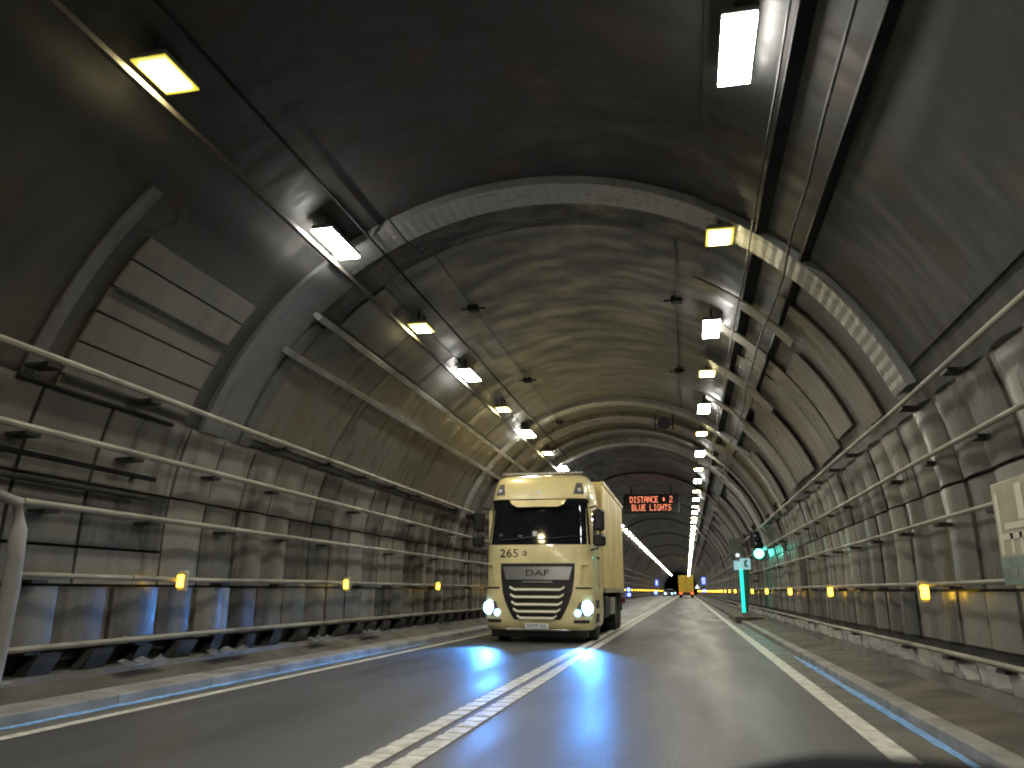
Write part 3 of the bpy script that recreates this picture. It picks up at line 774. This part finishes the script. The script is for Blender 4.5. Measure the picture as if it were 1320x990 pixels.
# curved sun visor lip
mb = MB()
def lip(u, v, k):
    s = -.58+1.16*u; hh = 3.17 - .17*v*(min(1, 7*u, 7*(1-u)))**.5
    p = cab(s, 3.17, .05+.10*v - .018*k); return (p.x, p.y, hh)
mb.slab(lip, 20, 3); mb.build('sun_visor', M['paint'], T, smooth=True)
# roof lamps
for sg in (-1, 1):
    patch('roof_lamp', M['lampglass'], 0, 0, 3.30, 3.58, .008, shape=lambda v, sg=sg: tuple(sorted((sg*(.70+.07*v), sg*(.90-.02*v)))), nu=5, nv=3)
    mb = MB(); q = cab(sg*.82, 3.40, .01); mb.lathe([(.05, 0), (.03, -.015)], 'y', 12, tuple(q)); mb.build('roof_lamp_bulb', M['white'], T)
patch('roof_emblem', M['white'], -.045, .045, 3.34, 3.40, .006, nu=4, nv=1)
mb = MB(); mb.box(-.98, .98, .74, .80, 3.845, 3.885, .01); mb.build('roof_bar', M['silver'], T)
# grille
patch('grille_surround', M['black'], 0, 0, .50, 1.72, .008, shape=lambda v: (-(.42+.27*(1-(1-v)**2.4)), .42+.27*(1-(1-v)**2.4)), nu=18, nv=12)
bp_ = patch('badge_panel', M['silver'], 0, 0, 1.36, 1.645, .028, shape=lambda v: (-(.585+.06*v), .585+.06*v), nu=14, nv=2)
patch('lower_trim', M['silver'], -.28, .28, 1.30, 1.325, .03, nu=8, nv=1)
for k, h in enumerate((1.14, .98, .82, .67, .53)):
    hwid = (.50, .485, .46, .425, .36)[k]
    mb = MB()
    def slat(u, v, kk, h=h, hwid=hwid):
        s = -hwid+2*hwid*u; e = max(0, abs(2*u-1)-.84)/.16
        p = cab(s, h, .015+.050*(1-v)); return (p.x, p.y, h+.055*e+.030*v - .022*kk)
    mb.slab(slat, 24, 1); mb.build('grille_slat', M['slat'], T)
pc = cab(0, 1.5, .032)
o = text_mesh('DAF', .19, 'badge_lettering', M['letter'], bp_, (0, pc.y-.006, 1.505), extrude=.004, xscale=1.55)
q = cab(-.45, 1.93, .006)
text_mesh('265', .26, 'fleet_number', M['letter'], body, (-.66, cab(-.53, 1.93).y-.006, 1.94), rot=(math.pi/2 - .06, 0, 0), extrude=.002, xscale=1.15)
mb = MB(); mb.lathe([(.055, -.004), (.055, .01)], 'y', 16, (-.30, cab(-.25, 1.94).y-.002, 1.94)); em = mb.build('round_emblem', M['letter'], body)
mb = MB(); mb.lathe([(.036, -.007), (.036, .0)], 'y', 16, (-.315, cab(-.25, 1.94).y-.002, 1.94)); mb.build('emblem_disc', M['paint'], em)
# side deflectors, bumper seam, headlights, bumper intakes
for sg in (-1, 1):
    patch('seam', M['black'], 0, 0, 1.16, 1.20, .006, shape=lambda v, sg=sg: tuple(sorted((sg*.70, sg*1.0))), nu=8, nv=1)
    mb = MB(); a = cab(sg*.82, 1.62, .02)
    mb.tube([cab(sg*.80, 1.30, .012), cab(sg*.815, 1.55, .025), cab(sg*.82, 1.68, .03), cab(sg*.93, 1.70, .03)], .022, 6); mb.build('air_deflector', M['paint'], T, smooth=True)
    patch('headlamp_unit', M['lampglass'], 0, 0, .60, .88, .006, shape=lambda v, sg=sg: tuple(sorted((sg*(.66+.10*v), sg*.97))), nu=8, nv=3)
    c0 = cab(sg*.87, .75, .012); mb = MB(); mb.lathe([(.155, .03), (.145, -.01), (.08, -.03)], 'y', 20, tuple(c0)); mb.build('headlight', M['head'], T, smooth=True)
    c1 = cab(sg*.73, .645, .012); mb = MB(); mb.lathe([(.085, .03), (.078, -.01), (.04, -.02)], 'y', 16, tuple(c1)); mb.build('fog_lamp', M['head_small'], T, smooth=True)
    patch('bumper_intake', M['steel'], 0, 0, .43, .50, .005, shape=lambda v, sg=sg: tuple(sorted((sg*.66, sg*.93))), nu=6, nv=1)
    ld = bpy.data.lights.new('headlight_beam', 'SPOT'); ld.energy = HEADLIGHT_W; ld.color = (.07, .33, 1.0)
    ld.spot_size = math.radians(46); ld.spot_blend = 1.0; ld.shadow_soft_size = .09
    lo = link('headlight_beam', ld, T, (c0.x, c0.y-.12, c0.z)); lo.rotation_euler = (math.radians(90-10), 0, math.pi)
mb = MB(); mb.box(-.72, .72, .05, .2, .262, .30, .008); mb.build('bumper_lip', M['silver'], T)
mb = MB(); mb.box(-.27, .27, -.03, -.008, .30, .425, .006); pl = mb.build('number_plate', M['white'], T)
text_mesh('W·PT 152', .095, 'plate_lettering', M['letter'], pl, (0, -.032, .362), extrude=.001, xscale=1.05)
mb = MB(); mb.box(-1.1, 1.1, .25, .5, .12, .30, .02); mb.build('underrun_bar', M['black'], T)
# cab sides: door window, seam, steps, handle, mirrors
for sg in (-1, 1):
    xs = 1.235
    def side_slab(name, y0, y1, h0, h1, m, off=.004, th=.012, T=T, sg=sg):
        mb = MB(); mb.slab(lambda u, v, k: (sg*(interp(HW, h0+(h1-h0)*v)+off-th*k), y0+(y1-y0)*u, h0+(h1-h0)*v), 1, 5); return mb.build(name, m, T)
    side_slab('side_window', .62, 1.45, 2.20, 2.98, M['glass'])
    dr = side_slab('door_seam', 1.52, 1.545, 1.0, 3.0, M['black'])
    side_slab('step_well', .62, 1.35, .42, .62, M['black']); side_slab('step_well', .62, 1.35, .74, .92, M['black'])
    mb = MB(); mb.box(sg*1.24-.02, sg*1.24+.03, 1.28, 1.48, 1.86, 1.91, .008); mb.build('door_handle', M['black'], T)
    m_ = MB(); m_.tube([(sg*1.18, .36, 2.98), (sg*1.34, .22, 3.0), (sg*1.42, .20, 2.9), (sg*1.43, .20, 2.2), (sg*1.36, .22, 2.05), (sg*1.2, .30, 2.02)], .022, 8)
    ma = m_.build('mirror_arm', M['black'], T, smooth=True)
    m_ = MB(); m_.box(sg*1.40-.13, sg*1.40+.13, .10, .30, 2.44, 2.92, .05); m_.build('mirror', M['black'], ma)
    m_ = MB(); m_.box(sg*1.41-.14, sg*1.41+.14, .08, .30, 2.10, 2.36, .05); m_.build('mirror', M['black'], ma)
    m_ = MB(); m_.slab(lambda u, v, k: (sg*(1.16+.06*u), .42+.06*k, 2.16+.8*v), 1, 4); m_.build('pillar', M['paint'], T)
# box body behind the cab
mb = MB(); mb.box(-1.27, 1.27, 2.45, 8.7, 1.12, 3.86, .03); bx = mb.build('box_body', M['box'], T)
for sg in (-1, 1):
    for k in range(11):
        mb = MB(); yy = 2.55+k*.6; mb.box(sg*1.27-.008, sg*1.27+.008, yy, yy+.03, 1.2, 3.8); mb.build('side_batten', M['box'], bx)
    mb = MB(); mb.box(sg*1.27-.03, sg*1.27+.03, 2.45, 8.7, 3.80, 3.875); mb.build('top_rail', M['box'], bx)
    mb = MB(); mb.box(sg*1.27-.025, sg*1.27+.025, 2.45, 8.7, 1.08, 1.20); mb.build('bottom_rail', M['silver'], bx)
for sg in (-1, 1):
    mb = MB(); mb.box(sg*.45-.06, sg*.45+.06, 1.6, 8.5, .80, 1.06); mb.build('chassis_rail', M['steel'], T)
    mb = MB(); mb.box(sg*1.0-.22, sg*1.0+.22, 3.0, 4.3, .45, 1.0, .06); mb.build('fuel_tank', M['steel'], T)
    mb = MB(); mb.box(sg*1.2-.02, sg*1.2+.02, 4.5, 5.9, .5, .95, .01); mb.build('side_guard', M['silver'] if sg > 0 else M['steel'], T)
    mb = MB(); mb.box(sg*1.15-.15, sg*1.15+.15, 8.62, 8.74, .75, .9); mb.build('rear_lamp', mat('dull_rear_lamp', (.25, .03, .02), .3), T)
    for yy, dual in ((1.45, False), (6.4, True), (7.55, True)):
        wd = .3 if not dual else .56
        x0 = sg*1.20; x1 = sg*(1.20-wd)
        mb = MB(); a, b = sorted((x0, x1))
        mb.lathe([(.30, a), (.46, a), (.50, a+.05), (.50, b-.05), (.46, b), (.30, b)], 'x', 28, (0, yy, .50)); ty = mb.build('wheel', M['rubber'], T, smooth=True)
        mb = MB(); mb.lathe([(.29, sg*1.19), (.27, sg*1.15), (.12, sg*1.12), (.10, sg*1.18)], 'x', 20, (0, yy, .50)); mb.build('rim', M['rim'], ty, smooth=True)
        mb = MB(); mb.quadgrid(lambda u, v: (sg*1.23 - sg*.45*v, yy+.6*math.cos(math.pi*u), .52+.57*math.sin(math.pi*u)), 12, 1); mb.build('mudguard', M['black'], T)

# ------------------------------------------------------------------ distant yellow truck ahead and an oncoming car
t = thing('truck', 'distant yellow box truck driving away in the right lane', 'truck', (-.16, 140, 0))
mb = MB(); mb.box(-1.27, 1.27, 0, 10, .95, 3.75, .04); bb = mb.build('box_body', M['far_yellow'], t)
mb = MB(); mb.box(-.02, .02, -.03, .0, 1.0, 3.6); mb.build('door_seam', M['steel'], bb)
mb = MB(); mb.box(-1.2, 1.2, -.05, .1, .55, .9, .02); mb.build('bumper', M['steel'], t)
mb = MB(); mb.box(-1.1, 1.1, 10.2, 12.2, .6, 3.4, .1); mb.build('cab', M['far_yellow'], t)
for sg in (-1, 1):
    mb = MB(); mb.box(sg*.95-.22, sg*.95+.22, -.12, -.05, .66, .88); mb.build('tail_lamp', M['tail'], t)
    for yy in (1.5, 2.8, 10.8):
        mb = MB(); a, b = sorted((sg*1.2, sg*.8)); mb.lathe([(.3, a), (.48, a), (.5, a+.04), (.5, b-.04), (.48, b), (.3, b)], 'x', 16, (0, yy, .5)); wh = mb.build('wheel', M['rubber'], t)
def far_car(lab, x, y):
    t = thing('car', lab, 'car', (x, y, 0), 'oncoming cars far ahead')
    mb = MB(); prof = ((0, .5), (.05, .8), (.9, .95), (1.6, 1.42), (3.0, 1.45), (4.1, 1.0), (4.3, .5), (4.2, .25), (.1, .25))
    n = len(prof); 
    for s in (-1, 1): mb.v += [(s*(.88 if z < 1.1 else .68), yy, z) for yy, z in prof]
    mb.f.append(tuple(range(n))); mb.f.append(tuple(range(2*n-1, n-1, -1)))
    for i in range(n): mb.f.append((i, (i+1) % n, n+(i+1) % n, n+i))
    mb.build('body', M['blackpaint'], t)
    mb = MB(); mb.slab(lambda u, v, k: ((u-.5)*(1.5-.3*v), .98+.55*v-.02-.01*k, 1.0+.38*v), 1, 1); mb.build('windscreen', M['glass'], t)
    for s in (-1, 1):
        mb = MB(); mb.lathe([(.11, .02), (.10, -.04)], 'y', 12, (s*.62, .0, .66)); mb.build('headlight', M['head'], t)
        for yy in (.85, 3.4):
            mb = MB(); mb.lathe([(.30, s*.9-.1), (.32, s*.9), (.30, s*.9+.02)], 'x', 14, (0, yy, .32)); mb.build('wheel', M['rubber'], t)
far_car('nearer oncoming car with bluish headlights far down the left lane', -3.4, 150)
far_car('farther oncoming car with bluish headlights beyond the first one', -3.5, 196)

# ------------------------------------------------------------------ dashboard of the car the picture is taken from
t = thing('dashboard', 'blurred black dashboard top at the bottom right picture edge', 'dashboard', (0, 0, .6))
def dz(x, yq):
    hump = .399 - .055*max(0, (x-.20)/.18)**2 if x > .20 else .399 - .045*max(0, (.12-x)/.16)**1.5
    return max(hump, .335)
mb = MB()
mb.slab(lambda u, v, k: (-.6+1.3*u, .50+.38*v, (dz(-.6+1.3*u, v) - .03*(2*v-1)**2 - (0 if v < .9 else .03)) if k == 0 else .22), 40, 6)
mb.build('top', M['dash'], t, smooth=True)
mb = MB(); mb.box(.02, .26, .72, .76, .33, .36, .008); mb.build('vent', M['black'], t)
